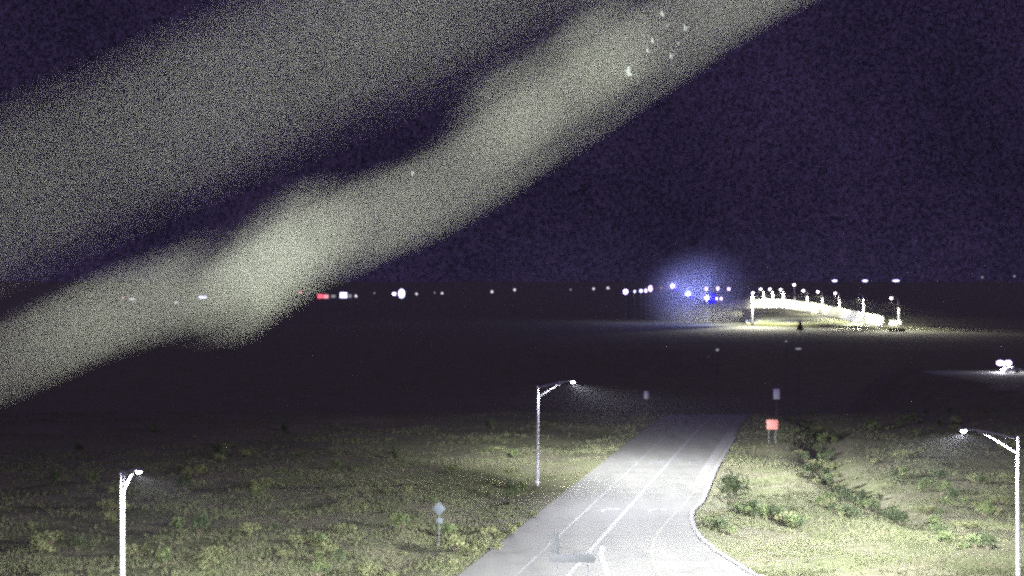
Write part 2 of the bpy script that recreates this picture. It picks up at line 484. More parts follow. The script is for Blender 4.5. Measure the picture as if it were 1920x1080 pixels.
# ------------------------------------------------------------------ street lamps (near)
def street_lamp(base, rz, armlen, label, group='street lamps along the road', watts=LAMP_W, h=10.0, spot=True, az=None, cap=60.0, house=.12, lo=.05, boost=1.0):
    t = empty('street_lamp', base, rz)
    tag(t, label, 'street lamp', group)
    bm = bmesh.new(); tube(bm, [(0, 0, -.3), (0, 0, .5), (0, 0, h)], [.17, .165, .115], 16)
    ball(bm, (0, 0, h + .02), .17, 2, (1, 1, .7)); obj('pole', bm, M_steel, t)
    bm = bmesh.new(); bx(bm, (0, 0, .03), (.5, .5, .06), bevel=.01)
    for a in (-1, 1):
        for b in (-1, 1): tube(bm, [(.18 * a, .18 * b, .05), (.18 * a, .18 * b, .14)], .02, 6)
    obj('base_plate', bm, M_steel, t)
    L = armlen
    up = [(0.08, 0, h - .12), (L * .25, 0, h + .12), (L * .5, 0, h + .32), (L * .76, 0, h + .50)]
    bm = bmesh.new(); tube(bm, up + [(L * .92, 0, h + .52)], [.075, .07, .065, .06, .045], 10); obj('arm', bm, M_steel, t)
    bm = bmesh.new(); tube(bm, [(0.08, 0, h - 1.05), (L * .25, 0, h - .50), (L * .5, 0, h + .05), (L * .74, 0, h + .40)], [.07, .065, .06, .055], 10)
    obj('brace', bm, M_steel, t)
    bm = bmesh.new(); tube(bm, [(L * .25, 0, h - .5), (L * .25, 0, h + .12)], .045, 8); obj('strut', bm, M_steel, t)
    bm = bmesh.new()
    ball(bm, (L, 0, h + .55), .5, 2, (.85, .34, .2)); obj('luminaire', bm, M_house, t)
    bm = bmesh.new(); ball(bm, (L, 0, h + .47), .26, 2, (.8, .62, .5)); obj('lens', bm, M_lens, t)
    ld = bpy.data.lights.new('street_lamp_light', 'POINT'); ld.energy = watts if spot else watts * 7
    if not spot: upward(ld, -.055, .25, .004, .1429)
    if spot: roadway_optic(ld, rz if az is None else az, cap, house, lo, boost=boost)
    ld.shadow_soft_size = .1
    ld.shadow_soft_size = .1; ld.color = (.97, .985, 1.1)
    lo = bpy.data.objects.new('street_lamp_light', ld); C.objects.link(lo); lo.parent = t; lo.location = (L, 0, h + .22)
    return t
LMP = 'galvanised street lamp with braced arm, '
g1 = Vector((2.67, 169.2, 0)); g2 = Vector((34.5, 110.7, 0)); g3 = Vector((-21.3, 88.8, 0))
street_lamp(g1, math.atan2(.6, 3.7), 3.75, 'white lit street lamp in the middle, on the grass verge left of the road', watts=LAMP_W * .62, az=R(15), cap=30, house=.08, lo=.055)
street_lamp(g2, math.pi + .02, 3.75, 'tall white street lamp at the right edge with its arm pointing left', watts=LAMP_W * .72, az=R(160), cap=28, house=.3, boost=1.5)
street_lamp(g3, math.atan2(-3.1, 1.6), 3.5, 'white street lamp at lower left standing in the dark scrub', watts=LAMP_W * .28, az=R(0), cap=20, house=.25, boost=2)
# the rows go on towards the camera mast; only their light is in the picture
street_lamp(Vector((-19.0, 47.0, 0)), 0.0, 3.6, 'next street lamp of the left row, just below the picture', watts=LAMP_W * .38, az=R(20), cap=18, boost=3)
street_lamp(Vector((9.0, 45.0, 0)), 1.2, 3.6, 'next street lamp beside the ramp, just below the picture', watts=LAMP_W * .62, az=R(80), cap=66, boost=8)
street_lamp(Vector((17.0, -8.0, 0)), math.pi, 3.6, 'unseen lamp added beside the camera mast to light the web', watts=72000, spot=False)  # added out of view for the web; its output is shaped upward

# ------------------------------------------------------------------ signs
def post_sign(base, rz, builder, label, cat='road sign', group=None):
    t = empty('road_sign', base, rz); tag(t, label, cat, group); builder(t); return t

def b_diamond(t):
    bm = bmesh.new(); tube(bm, [(0, 0, -.3), (0, 0, 3.15)], .04, 8); obj('post', bm, M_post, t)
    bm = bmesh.new(); bx(bm, (0, -.06, 2.72), (.80, .02, .80), Matrix.Rotation(R(45), 4, 'Y'), .008); obj('panel', bm, M_alu, t)
    bm = bmesh.new(); bx(bm, (0.05, -.06, 1.75), (.48, .02, .42), None, .006); obj('advisory_plate', bm, M_alu, t)
d = G(823, 1018)
post_sign(d, -.1, b_diamond, 'grey blue diamond warning sign with small plate, on the left verge')

def b_gore(t):
    for x in (-1.05, 1.05):
        bm = bmesh.new(); bx(bm, (x, .03, 1.25), (.10, .08, 3.1)); obj('post', bm, M_post, t)
    bm = bmesh.new(); bx(bm, (0, -.05, 2.38), (3.0, .03, .56), None, .01); obj('panel', bm, M_signgrey, t)
    bm = bmesh.new(); bx(bm, (-1.13, -.05, 3.38), (.62, .03, 1.38), None, .01); obj('upper_panel', bm, M_signgrey, t)
    bm = bmesh.new(); bx(bm, (-1.05, .03, 3.40), (.10, .08, 1.2)); obj('bracket', bm, M_post, t)
gb = Vector(((1073 - 960) / F * 107, 107, 0))
post_sign(gb, 0, b_gore, 'grey L shaped sign assembly on two posts standing on the pale road')

def b_panel(w, h, m, z0, lower=None):
    def f(t):
        for x in ((-w * .3, w * .3) if w > 1.2 else (0,)):
            bm = bmesh.new(); bx(bm, (x, .05, (z0 + h) / 2 - .3), (.07, .07, z0 + h)); obj('post', bm, M_post, t)
        bm = bmesh.new(); bx(bm, (0, -.02, z0 + h / 2), (w, .02, h), Matrix.Rotation(R(-5), 4, 'X'), .006); obj('panel', bm, m, t)
    return f
def sign_at(px, py_mid, d, w, h, m, label, yaw=0, hz=0):
    p = P(px, py_mid, d); g = float(height(p.x, p.y))
    z0 = p.z - h / 2 - g
    return post_sign(Vector((p.x, p.y, g)), yaw, b_panel(w, h, m, z0), label)
sign_at(1456, 739, 262, 1.0, 1.65, M_signwhite, 'bright white upright sign to the right of the far road', -.15)
sign_at(1212, 741, 262, .8, 1.3, mat('dull_white_sign', (.35, .35, .4), .5, 1.0), 'dim whitish upright sign in the dark left of the road', -.07)
sign_at(1448, 796, 208, 1.45, 1.25, M_signred, 'red reflective sign glowing on the right grass bank', -.15)

# ------------------------------------------------------------------ far lights
def far_lamp(hp, pp, top, base, d, label, watts=0.0, lit=True, lensm=None):
    b = P(pp, base, d); tp = P(pp, top, d); hd = P(hp, top - 1.0, d)
    t = empty('street_lamp', b); tag(t, label, 'street lamp', 'street lamps along the lit freeway')
    h = tp.z - b.z; ax = hd.x - b.x; k = d / 1500
    bm = bmesh.new(); tube(bm, [(0, 0, -1), (0, 0, h * .8), (ax * .12, 0, h)], [.75 * k, .72 * k, .5 * k], 8); obj('pole', bm, M_steel, t)
    bm = bmesh.new(); tube(bm, [(ax * .12, 0, h), (ax * .6, -5, h + .7), (ax * .92, -9.5, h + .9)], .30, 8); obj('arm', bm, M_steel, t)
    bm = bmesh.new(); ball(bm, (ax, -10, h + .9), 1.1 * k, 2, (1.0, .8, .5)); obj('luminaire', bm, M_house, t)
    if lit:
        bm = bmesh.new(); ball(bm, (ax, -10.2, h + .0), 1.05 * k, 2, (1, .9, 1.0)); obj('lens', bm, M_lensfar, t)
    if watts:
        ld = bpy.data.lights.new('far_lamp_light', 'POINT'); ld.energy = watts; ld.shadow_soft_size = .3; ld.color = (1, .98, .78)
        lo = bpy.data.objects.new('far_lamp_light', ld); C.objects.link(lo); lo.parent = t; lo.location = (ax, -10, h - 2.2)
        roadway_optic(ld, None, 80.0, lo=.05, hi=.35, along=True)
    return t
ordn = ['first', 'second', 'third', 'fourth', 'fifth', 'sixth', 'seventh', 'eighth', 'ninth', 'tenth']
FL = [(1408, 1411, 549, 605, 1318), (1424, 1432, 542, 560, 2076), (1441, 1449, 542, 560, 2040), (1461, 1469, 543, 561, 1985), (1486, 1490, 534, 563, 1905),
      (1503, 1514, 545, 564, 1830), (1530, 1542, 547, 568, 1700), (1562, 1574, 550, 576, 1530), (1606, 1619, 553, 590, 1330), (1665, 1685, 559, 598, 1195)]
for i, (a, b, c, e, d) in enumerate(FL):
    if i == 8: lab = 'lamp post with no glaring head near the right end of the freeway row'
    elif i == 4: lab = 'faint thin lamp post between brighter ones of the freeway row'
    elif i == 9: lab = 'lit lamp post standing alone at the right end of the freeway row'
    else: lab = 'lit %s lamp post from the left in the freeway row' % ordn[i]
    far_lamp(a, b, c, e, d, lab, watts=(0 if i == 4 else (130e3 if i == 0 else 34e3 if i < 8 else 70e3 if i == 8 else 45e3) * (d / 1500) ** 2), lit=i != 8)

def distant(px, py, w, h, m, d, label, cat='light', group=None, name='distant_lamp', extra=None, watts=0, lcol=(1, 1, 1)):
    """a far mast light: a mast with a lamp head w x h photo pixels across"""
    p = P(px, py, d); g = float(height(p.x, p.y)); s = d / F
    t = empty(name, (p.x, p.y, g)); tag(t, label, cat, group)
    z = p.z - g
    bm = bmesh.new(); tube(bm, [(0, 0, -.5), (0, 0, max(z - h * s * .5, .2))], .12, 6); obj('mast', bm, M_post, t)
    bm = bmesh.new(); ball(bm, (0, 0, z), .42, 2, (w * s, w * s * .6, h * s)); obj('lamp_head', bm, m, t)
    if extra:
        ex, ey, ew, eh, em = extra
        bm = bmesh.new(); bx(bm, (ex * s, w * s * .5, z - ey * s), (ew * s, ew * s * .4, eh * s), None, .3)  # glowing box added for the clipped blue beside the lamp
        obj('blue_glow_box', bm, em, t)
    if watts:
        ld = bpy.data.lights.new('far_light', 'POINT'); ld.energy = watts; ld.shadow_soft_size = .5; ld.color = lcol
        lo = bpy.data.objects.new('far_light', ld); C.objects.link(lo); lo.parent = t; lo.location = (0, -w * s * .6 - 1, z); upward(ld, -.8, -.25, .05)
    return t
GC = 'violet lights clustered on the horizon'
distant(1173, 547, 11, 11, M_wv, 1500, 'pinkish white light at the left end of the violet cluster', group=GC, watts=15e3, lcol=(.9, .75, 1))
distant(1190, 546.5, 5, 5, M_bw, 1500, 'small violet light second from the left in the cluster', group=GC)
distant(1202, 545.5, 8, 7, M_bw, 1500, 'wide bluish light third from the left in the cluster', group=GC)
distant(1211, 545, 5, 8, M_wv, 1500, 'small white light just left of the tall violet light', group=GC)
distant(1219.5, 541, 8, 13, M_wv, 1500, 'tall violet white light in the left half of the cluster', group=GC, watts=15e3, lcol=(.75, .65, 1))
distant(1261, 536.5, 9, 9, M_wv, 1450, 'violet lamp with added blue glow, highest of the cluster', group=GC, extra=(7, 2, 8, 13, M_blue), watts=22e3, lcol=(.4, .4, 1))
distant(1290, 551, 11, 8, M_wv, 1420, 'violet lamp with added blue glow, middle one of three', group=GC, extra=(7, 3, 8, 12, M_blue), watts=55e3, lcol=(.22, .28, 1))
distant(1325.5, 558.5, 9, 9, M_wv, 1400, 'violet lamp with the largest added blue glow, lowest of three', group=GC, extra=(10, 1, 14, 19, M_blue), watts=430e3, lcol=(.33, .37, 1))
distant(1324, 541.5, 6, 8, M_wv, 1500, 'small violet light right above the large blue lamp', group=GC, watts=18e3, lcol=(.5, .5, 1))
distant(1346, 541, 6, 8, M_wv, 1500, 'small violet light between the blue lamp and the freeway', group=GC)
distant(1366.5, 542, 6, 7, M_wv, 1500, 'small white light right end of the cluster above the freeway', group=GC)
distant(1343, 560, 7, 6, M_wv, 1450, 'left of two touching violet lights beside the freeway end', group=GC)
distant(1352, 560, 6, 6, M_wv, 1450, 'right of two touching violet lights beside the freeway end', group=GC)
distant(1240, 540, 4, 3, M_pink, 1600, 'tiny pink light between two violet lamps', group=GC)
GH = 'scattered lights along the dark horizon'
def box_lamp(px, py, w, h, m, d, label):
    p = P(px, py, d); g = float(height(p.x, p.y)); s = d / F
    t = empty('distant_lamp', (p.x, p.y, g)); tag(t, label, 'light', GH); z = p.z - g
    for x in (-.35, .35):
        bm = bmesh.new(); bx(bm, (x * w * s, 0, (z - h * s / 2) / 2), (.25, .25, z - h * s / 2)); obj('mast', bm, M_post, t)
    bm = bmesh.new(); bx(bm, (0, 0, z), (w * s, 1.0, h * s), None, .3); obj('lamp_head', bm, m, t)
    return t
box_lamp(600, 555.5, 9, 8, M_red, 1300, 'red light bar left of the horizon centre')
box_lamp(611, 556, 10, 7, M_pink, 1302, 'pink light bar touching the red one')
box_lamp(625, 555.5, 8, 5, M_faint, 1310, 'faint pale light between pink and bluish lights')
box_lamp(644, 553.5, 13, 10, M_bw, 1300, 'bluish white square light on the horizon left of centre')
box_lamp(656, 555, 6, 6, M_faint, 1305, 'faint grey light right beside the bluish square one')
distant(667.5, 555, 6, 6, M_dim, 1300, 'small white light right of the bluish square one', group=GH)
distant(702, 549.5, 3.5, 3.5, M_faint, 1400, 'faint dot light midway between bluish lights', group=GH)
distant(739, 551, 9, 7, M_wv, 1400, 'small violet light touching the big round one', group=GH)
distant(753, 550.5, 15, 21, M_bw, 1402, 'big round bluish white light on the horizon', group=GH, watts=0)
distant(781, 551, 5, 5, M_dim, 1400, 'small white dot light right of the big round one', group=GH)
distant(815, 549, 3.5, 4, M_faint, 1500, 'faint dot light left of a brighter dot', group=GH)
distant(829, 550, 5, 5, M_dim, 1500, 'white dot light left of the picture centre', group=GH)
distant(922.5, 547, 6, 6, M_dim, 1600, 'round white dot light just left of the picture centre', group=GH)
distant(965, 543.5, 5, 6, M_dim, 1700, 'white dot light at the picture centre', group=GH)
distant(1070, 543, 4, 4, M_faint, 1800, 'faint dot light right of the picture centre', group=GH)
distant(1113, 541.5, 5, 5, M_dim, 1700, 'violet dot light left of the bright dot by the cluster', group=GH)
distant(1140, 540, 5.5, 5.5, M_dim, 1650, 'bright dot light just left of the violet cluster', group=GH)
distant(248, 561, 14, 4, M_dim, 1200, 'pale light streak seen through the left haze band', group=GH)
distant(231, 559, 5, 4, M_pink, 1200, 'tiny warm light at the far left of the horizon', group=GH)
distant(330, 567, 8, 4, M_dim, 1150, 'lowest pale light streak at the left', group=GH)
distant(380, 557, 20, 5, M_bw, 1250, 'long white light streak left of the bright haze', group=GH)
distant(563, 548, 6, 5, M_pink, 1500, 'dull reddish light left of the red light bar', group=GH)
GR = 'lights on the dark ridge above the freeway'
for px, w, lab in ((1565, 12, 'left one of three light streaks on the ridge'), (1622, 12, 'middle one of three light streaks on the ridge'), (1680, 16, 'right one of three light streaks on the ridge')):
    distant(px, 526.5, w, 4.5, M_bw, 4150, lab, group=GR)
distant(1842, 520, 5, 5, M_faint, 4200, 'dim dot light on the ridge right of the streaks', group=GR)
distant(1902, 518, 5, 5, M_faint, 4200, 'dim violet dot light near the right edge', group=GR)
distant(1345, 656, 7, 5, M_faint, 560, 'dim reflective sign, made to glow, low in the dark below the violet cluster', group='reflective signs made to glow on the dark plain')  # reflective signs, built as faint glowing heads on masts
distant(1497, 654, 14, 3.5, M_faint, 560, 'dim flat reflective sign, made to glow, below the lit freeway', group='reflective signs made to glow on the dark plain')
distant(1474, 640, 5, 3, M_faint, 640, 'dimmest tiny reflective sign, made to glow, just above the flat one', group='reflective signs made to glow on the dark plain')

# conical tree in front of the lit bank
def leafcloud(n, fn, size, seed):
    r = random.Random(seed); V = []; Fc = []
    for _ in range(n):
        c = Vector(fn(r)); a = Vector((r.uniform(-1, 1), r.uniform(-1, 1), r.uniform(-.6, 1))).normalized()
        u = a.cross(Vector((r.uniform(-1, 1), r.uniform(-1, 1), r.uniform(-1, 1)))).normalized(); w = a.cross(u)
        s = size * r.uniform(.6, 1.3); k = len(V)
        V += [c - u * s, c + w * s * .5, c + u * s, c - w * s * .5]; Fc.append((k, k + 1, k + 2, k + 3))
    return V, Fc
tb = P(1500, 612, 1090); tb.z = -8
t = empty('conical_tree', tb); tag(t, 'dark conical tree in front of the lit freeway bank', 'tree')
bm = bmesh.new(); tube(bm, [(0, 0, -.3), (0, 0, 3.5), (0, 0, 7.5)], [.35, .25, .05], 8); obj('trunk', bm, M_stem, t)
def cone(r):
    h = r.random() ** 1.3; a = r.uniform(0, 6.28); q = 2.7 * (1 - h) * math.sqrt(r.random()); return (q * math.cos(a), q * math.sin(a), 1.6 + 6.6 * h)
V, Fc = leafcloud(900, cone, .45, 3); pyobj('crown', V, Fc, M_leaf[2], t)

# ------------------------------------------------------------------ car with headlights on the side road
cb = Vector(((1900 - 960) / F * 395, 396.5, .0))
car = empty('parked_car', cb, 0); tag(car, 'pale car with glaring headlights on the lit side road at the right edge', 'car')
prof = [(-2.2, .35), (-2.25, .75), (-1.5, .92), (-.85, 1.38), (.75, 1.42), (1.55, .98), (2.2, .9), (2.25, .4)]
bm = bmesh.new()
a = [bm.verts.new((x, -.88, z)) for x, z in prof]; b = [bm.verts.new((x, .88, z)) for x, z in prof]
bm.faces.new(a); bm.faces.new(b[::-1])
for i in range(len(prof)): bm.faces.new((a[i], b[i], b[(i + 1) % 8], a[(i + 1) % 8]))
bmesh.ops.recalc_face_normals(bm, faces=bm.faces)
bmesh.ops.bevel(bm, geom=bm.edges[:], offset=.07, segments=2, affect='EDGES')
obj('body', bm, M_car, car)
for y in (-.885, .885):
    bm = bmesh.new(); v = [bm.verts.new((x, y + s, z)) for s in (-.01, .01) for x, z in ((-1.35, .98), (-.8, 1.30), (.65, 1.33), (1.3, 1.0))]
    bm.faces.new(v[:4]); bm.faces.new(v[4:][::-1])
    for i in range(4): bm.faces.new((v[i], v[4 + i], v[4 + (i + 1) % 4], v[(i + 1) % 4]))
    obj('side_window', bm, M_glass, car, False)
for x in (-1.4, 1.35):
    for y in (-.82, .82):
        bm = bmesh.new(); tube(bm, [(x, y - .11, .33), (x, y + .11, .33)], .33, 14); w = obj('wheel', bm, M_tyre, car)
        bm = bmesh.new(); tube(bm, [(x, y - .12, .33), (x, y + .12, .33)], .18, 10); obj('rim', bm, M_house, w)
for y in (-.62, .62):
    bm = bmesh.new(); ball(bm, (-2.2, y, .68), .22, 2, (.5, 1, .6)); obj('headlight', bm, emit('headlight_lens', (.85, .78, 1), 150), car)
for y, pw_ in ((-.62, 1.5e3), (.62, 1.5e3)):
    ld = bpy.data.lights.new('headlight_beam', 'POINT'); ld.energy = pw_; ld.shadow_soft_size = .15; ld.color = (.85, .82, 1)
    lo = bpy.data.objects.new('headlight_beam', ld); C.objects.link(lo); lo.parent = car; lo.location = (-2.75, y * 1.6, .85)
# lamp post at the side road, lighting the strip beside the car
p = Vector((121.2, 400, 0))
t = empty('street_lamp', p); tag(t, 'short double lamp glaring violet white beside the car at the right edge', 'street lamp')
bm = bmesh.new(); tube(bm, [(0, 0, -.2), (0, 0, 2.2)], .09, 8); obj('pole', bm, M_steel, t)
bm = bmesh.new(); tube(bm, [(-1.2, 0, 2.2), (1.2, 0, 2.2)], .06, 8); obj('crossbar', bm, M_steel, t)
for x in (-.95, .95):
    bm = bmesh.new(); ball(bm, (x, 0, 2.2), .75, 2, (1.3, .5, .85)); obj('lens', bm, M_wv, t)
ld = bpy.data.lights.new('side_road_light', 'POINT'); ld.energy = 3200; ld.shadow_soft_size = .2; ld.color = (.9, .88, 1)
lo = bpy.data.objects.new('side_road_light', ld); C.objects.link(lo); lo.parent = t; lo.location = (1.0, -1.6, 2.3)
ld = bpy.data.lights.new('side_road_light', 'POINT'); ld.energy = 3200; ld.shadow_soft_size = .2; ld.color = (.95, .95, 1)
lo = bpy.data.objects.new('side_road_light', ld); C.objects.link(lo); lo.parent = t; lo.location = (6.5, -3, 2.3)

# ------------------------------------------------------------------ vegetation
def make_shrub(seed, n, wide, tall, m, leaf):
    r = random.Random(seed); t = empty('desert_shrub')
    lobes = []
    for _ in range(7):
        a = r.uniform(0, 6.28); q = r.uniform(.15, .75)
        lobes.append((Vector((q * wide * math.cos(a), q * wide * math.sin(a), tall * r.uniform(.35, .85))), r.uniform(.25, .5)))
    def fn(r_):
        c, s = r_.choice(lobes)
        v = Vector((r_.gauss(0, 1), r_.gauss(0, 1), r_.gauss(0, .8))).normalized() * (r_.random() ** .4)
        p = c + Vector((v.x * s * wide, v.y * s * wide, v.z * s * tall)); p.z = max(p.z, .04); return p
    V, Fc = leafcloud(n, fn, leaf, seed); pyobj('foliage', V, Fc, m, t)
    bm = bmesh.new()
    for c, s in lobes:
        tube(bm, [(0, 0, -.1), c * .5 + Vector((0, 0, -.05)), c], [.035, .022, .008], 5)
    obj('stems', bm, M_stem, t)
    return t
protos = [make_shrub(1, 380, .8, .9, M_leaf[0], .09), make_shrub(2, 420, 1.1, .8, M_leaf[1], .10), make_shrub(3, 480, .7, 1.15, M_leaf[2], .09),
          make_shrub(4, 300, .6, .55, M_leaf[1], .08)]
used = set(); taken = set()
def shrub(k, x, y, s, label, group):
    if not label:
        for tk, ts in [(k, s)] + [(random.choice((0, 1, 2, 3)), random.uniform(.6, 1.4)) for _ in range(14)]:
            label = describe(tk, x, y, ts)
            if label not in taken: k, s = tk, ts; break
        else: return
    taken.add(label)
    o = protos[k] if k not in used else copy_tree(protos[k])
    used.add(k)
    o.location = (x, y, float(height(x, y)) - .03); o.rotation_euler = (0, 0, random.uniform(0, 6.28)); o.scale = (s, s * random.uniform(.85, 1.15), s * random.uniform(.8, 1.1))
    tag(o, label, 'shrub', group)
def at(px, py): g = G(px, py); return g.x, g.y
LANDMARKS = [((232, 1080), 'the left lamp'), ((822, 1015), 'the diamond sign'), ((1010, 905), 'the middle lamp'), ((1372, 945), 'the large round shrub'),
             ((1448, 815), 'the red sign'), ((1908, 1080), 'the right lamp'), ((1640, 900), 'the bend of the wash'), ((450, 960), 'the open scrub'),
             ((560, 840), 'the dark plain'), ((1300, 1000), 'the curved kerb'), ((1780, 880), 'the dim right slope'),
             ((1560, 1050), 'the ramp bottom'), ((1490, 985), 'the dark streak'), ((60, 900), 'the left edge')]
seen_labels = {}
def describe(k, x, y, s):
    px = 960 + x / y * F; py = HZ + CH / y * F
    (lx, ly), nm = min(LANDMARKS, key=lambda q: math.hypot(q[0][0] - px, (q[0][1] - py) * 1.3))
    dx, dy = px - lx, py - ly
    far = math.hypot(dx, dy)
    size = 'tiny' if s < .75 else 'small' if s < 1.0 else 'medium' if s < 1.2 else 'large'
    tone = ('green', 'olive', 'dark', 'low tufty')[k]
    dist = 'right by' if far < 45 else 'a little' if far < 110 else 'well'
    if far < 45: where = 'right by ' + nm
    elif abs(dx) > 2 * abs(dy): where = dist + (' right of ' if dx > 0 else ' left of ') + nm
    elif abs(dy) > 2 * abs(dx): where = dist + (' below ' if dy > 0 else ' above ') + nm
    else: where = dist + (' below and ' if dy > 0 else ' above and ') + ('right of ' if dx > 0 else 'left of ') + nm
    side = 'on grass' if (int(x * 3) + int(y)) % 2 else 'on bare soil'
    lab = '%s %s shrub %s' % (size, tone, where)
    n = seen_labels.get(lab, 0); seen_labels[lab] = n + 1
    if n: lab += (', lower one', ', broader one', ', rightmost one', ', topmost one', ', paler one', ', thinner one', ', rounder one')[min(n - 1, 6)] if 0 else ''
    return lab
shrub(2, *at(1372, 945), 2.5, 'large dark round shrub beside the curved road edge', 'shrubs on the right grass bank')
shrub(2, *at(958, 934), 1.7, 'dark shrub on the left verge just left of the middle lamp', 'shrubs on the left verge')
shrub(0, *at(978, 918), 1.4, 'green shrub at the foot of the middle street lamp', 'shrubs on the left verge')
GRs = 'shrubs on the right grass bank'
for (x0, y0), (x1, y1), c in (((1385, 962), (1455, 975), 9), ((1455, 972), (1500, 992), 6), ((1500, 900), (1590, 912), 6), ((1545, 958), (1675, 962), 9), ((1470, 818), (1575, 815), 9), ((1498, 845), (1535, 862), 4), ((1330, 985), (1370, 998), 4), ((1530, 960), (1600, 985), 6)):
    for i in range(c):
        f = (i + random.uniform(-.2, .2)) / max(c - 1, 1)
        x, y = at(x0 + (x1 - x0) * f, y0 + (y1 - y0) * f + random.uniform(-3, 3))
        shrub(random.choice((0, 1, 2, 2)), x, y, random.uniform(.6, 1.1), None, GRs)
for i in range(42):
    f = i / 41; y = 125 + f * 170; x = .105 * y + 18.5 + 2 * math.sin(y / 17.0) + random.uniform(-1.2, 1.6)
    shrub(random.choice((0, 2, 2)), x, y, random.uniform(.6, 1.35), None, 'shrubs along the wash')
def clear(x, y, m=2.0):
    return x < interp_edge(left_edge, y) - m or x > interp_edge(right_edge, y) + m
cnt = 0
while cnt < 75:
    px = random.uniform(40, 1000); py = random.uniform(800, 1078); x, y = at(px, py)
    if not clear(x, y, 1.2) or x > interp_edge(left_edge, y): continue
    shrub(random.choice((0, 1, 1, 2, 3)), x, y, random.uniform(.6, 1.5), None, 'shrubs left of the road'); cnt += 1
cnt = 0
while cnt < 60:
    px = random.uniform(1500, 1915); py = random.uniform(760, 1078); x, y = at(px, py)
    if x < .105 * y + 21: continue
    shrub(random.choice((0, 0, 1, 2, 3)), x, y, random.uniform(.6, 1.4), None, 'shrubs right of the wash'); cnt += 1
for px, py in ((1000, 968), (975, 985), (940, 1010), (905, 1032), (925, 1000), (880, 1040), (960, 1000), (850, 1060), (935, 1030)):
    shrub(3, *at(px, py), random.uniform(.7, 1.1), None, 'shrubs on the left verge')

def tufts(n, gen, name, lo, hi):
    V = np.zeros((0, 3)); vs_, fs = [], []
    k = 0
    pts = gen(n); zs = height(pts[:, 0], pts[:, 1])
    for (x, y), z in zip(pts, zs):
        s = rng.uniform(lo, hi)
        for j in range(6):
            a = rng.uniform(0, 6.28); b = rng.uniform(0, 6.28); q = rng.uniform(0, .35) * s
            cx, cy_ = x + q * math.cos(b) * 1.4, y + q * math.sin(b) * 1.4
            w = s * .16; hx, hy = math.cos(a) * w, math.sin(a) * w; h = s * rng.uniform(.6, 1.1)
            ox, oy = rng.normal(0, .2, 2) * s
            vs_ += [(cx - hx, cy_ - hy, z - .03), (cx + hx, cy_ + hy, z - .03), (cx + ox, cy_ + oy, z + h)]
            fs.append((k, k + 1, k + 2)); k += 3
    o = pyobj(name, vs_, fs, M_grass)
    return o
def gen_img(x0, x1, y0, y1, patch):
    def g(n):
        out = []
        while len(out) < n:
            px = rng.uniform(x0, x1, 4000); py = rng.uniform(y0, y1, 4000)
            d = CH * F / (py - HZ); x = (px - 960) / F * d
            dl = interp_edge(left_edge, d); dr = interp_edge(right_edge, d)
            ok = (x < dl - .15) | (x > dr + .5)
            pn = vnoise(x + 500, d, 6, 11) * .6 + vnoise(x + 500, d, 2.2, 12) * .4
            ok &= rng.random(4000) < np.clip((pn - patch) * 4, .04, 1)
            out += list(zip(x[ok], d[ok]))
        return np.array(out[:n])
    return g
g_ = tufts(42000, gen_img(-120, 2040, 740, 1150, .42), 'grass', .12, .32)
tag(g_, 'patchy dry yellow green grass covering the roadside ground', 'grass', kind='stuff')

# ------------------------------------------------------------------ spider web strands close to the camera
web = empty('spider_web', (0, .5, CH)); web.location = (0, 0, 0)
tag(web, 'out of focus pale green spider web strands crossing the dark sky', 'spider web')
def strand(pts, r, jit, seed, name='strand'):
    rr = random.Random(seed)
    Q = [P(*p) for p in pts]; S = []
    ofs = rr.uniform(-1, 1) * jit; ph = rr.uniform(0, 6.28)
    for i in range(len(Q) - 1):
        p0 = Q[max(i - 1, 0)]; p1 = Q[i]; p2 = Q[i + 1]; p3 = Q[min(i + 2, len(Q) - 1)]
        for k in range(8):
            t = k / 8
            S.append(.5 * ((2 * p1) + (p2 - p0) * t + (2 * p0 - 5 * p1 + 4 * p2 - p3) * t * t + (3 * p1 - p0 - 3 * p2 + p3) * t ** 3))
    S.append(Q[-1])
    out = []
    for i, p in enumerate(S):
        o = (ofs + .35 * jit * math.sin(i * .23 + ph)) / F * p.y
        out.append(p + Vector((o * .4, o * .15 * math.sin(i * .31 + seed), o)))
    if name == 'tangle':
        a_, b_ = rr.randint(0, 8), rr.randint(0, 8); out = out[a_:len(out) - b_]
    tp = lambda i: max(.05, math.sin(math.pi * (i + .5) / len(out))) if name == 'tangle' else 1.0
    bm = bmesh.new(); tube(bm, out, [r * tp(i) * (1 + .2 * math.sin(i * .9 + ph) + .35 * math.sin(i * .37 + 2 * ph)) for i in range(len(out))], 6)
    obj(name, bm, M_tangle if name == 'tangle' else M_web, web)
main = [(-1500, 1330, .60), (-400, 850, .55), (0, 675, .50), (250, 568, .49), (500, 487, .48), (650, 430, .47), (800, 360, .47), (1000, 232, .46), (1200, 98, .45), (1400, -28, .44), (2000, -385, .42), (3200, -1080, .42)]
for i in range(7): strand(main, .0010, 21, 10 + i)
knot = [(385, 552, .49), (440, 525, .485), (500, 480, .48), (550, 450, .475), (590, 425, .47), (640, 402, .47)]
for i in range(12): strand(knot, .0040, 30, 40 + i, 'tangle')
knot2 = [(330, 600, .5), (400, 575, .5), (450, 560, .5)]
for i in range(1): strand(knot2, .0005, 20, 50 + i, 'tangle')
knot3 = [(860, 290, .46), (940, 215, .46), (1020, 165, .46), (1110, 105, .45), (1180, 60, .45), (1260, 10, .45)]
for i in range(4): strand(knot3, .0014, 30, 60 + i, 'tangle')
sec = [(-2500, 1540, .32), (-900, 790, .27), (0, 385, .25), (400, 190, .25), (850, -15, .25), (1300, -220, .25), (2600, -820, .27)]
for i in range(6): strand(sec, .00019, 46, 20 + i)

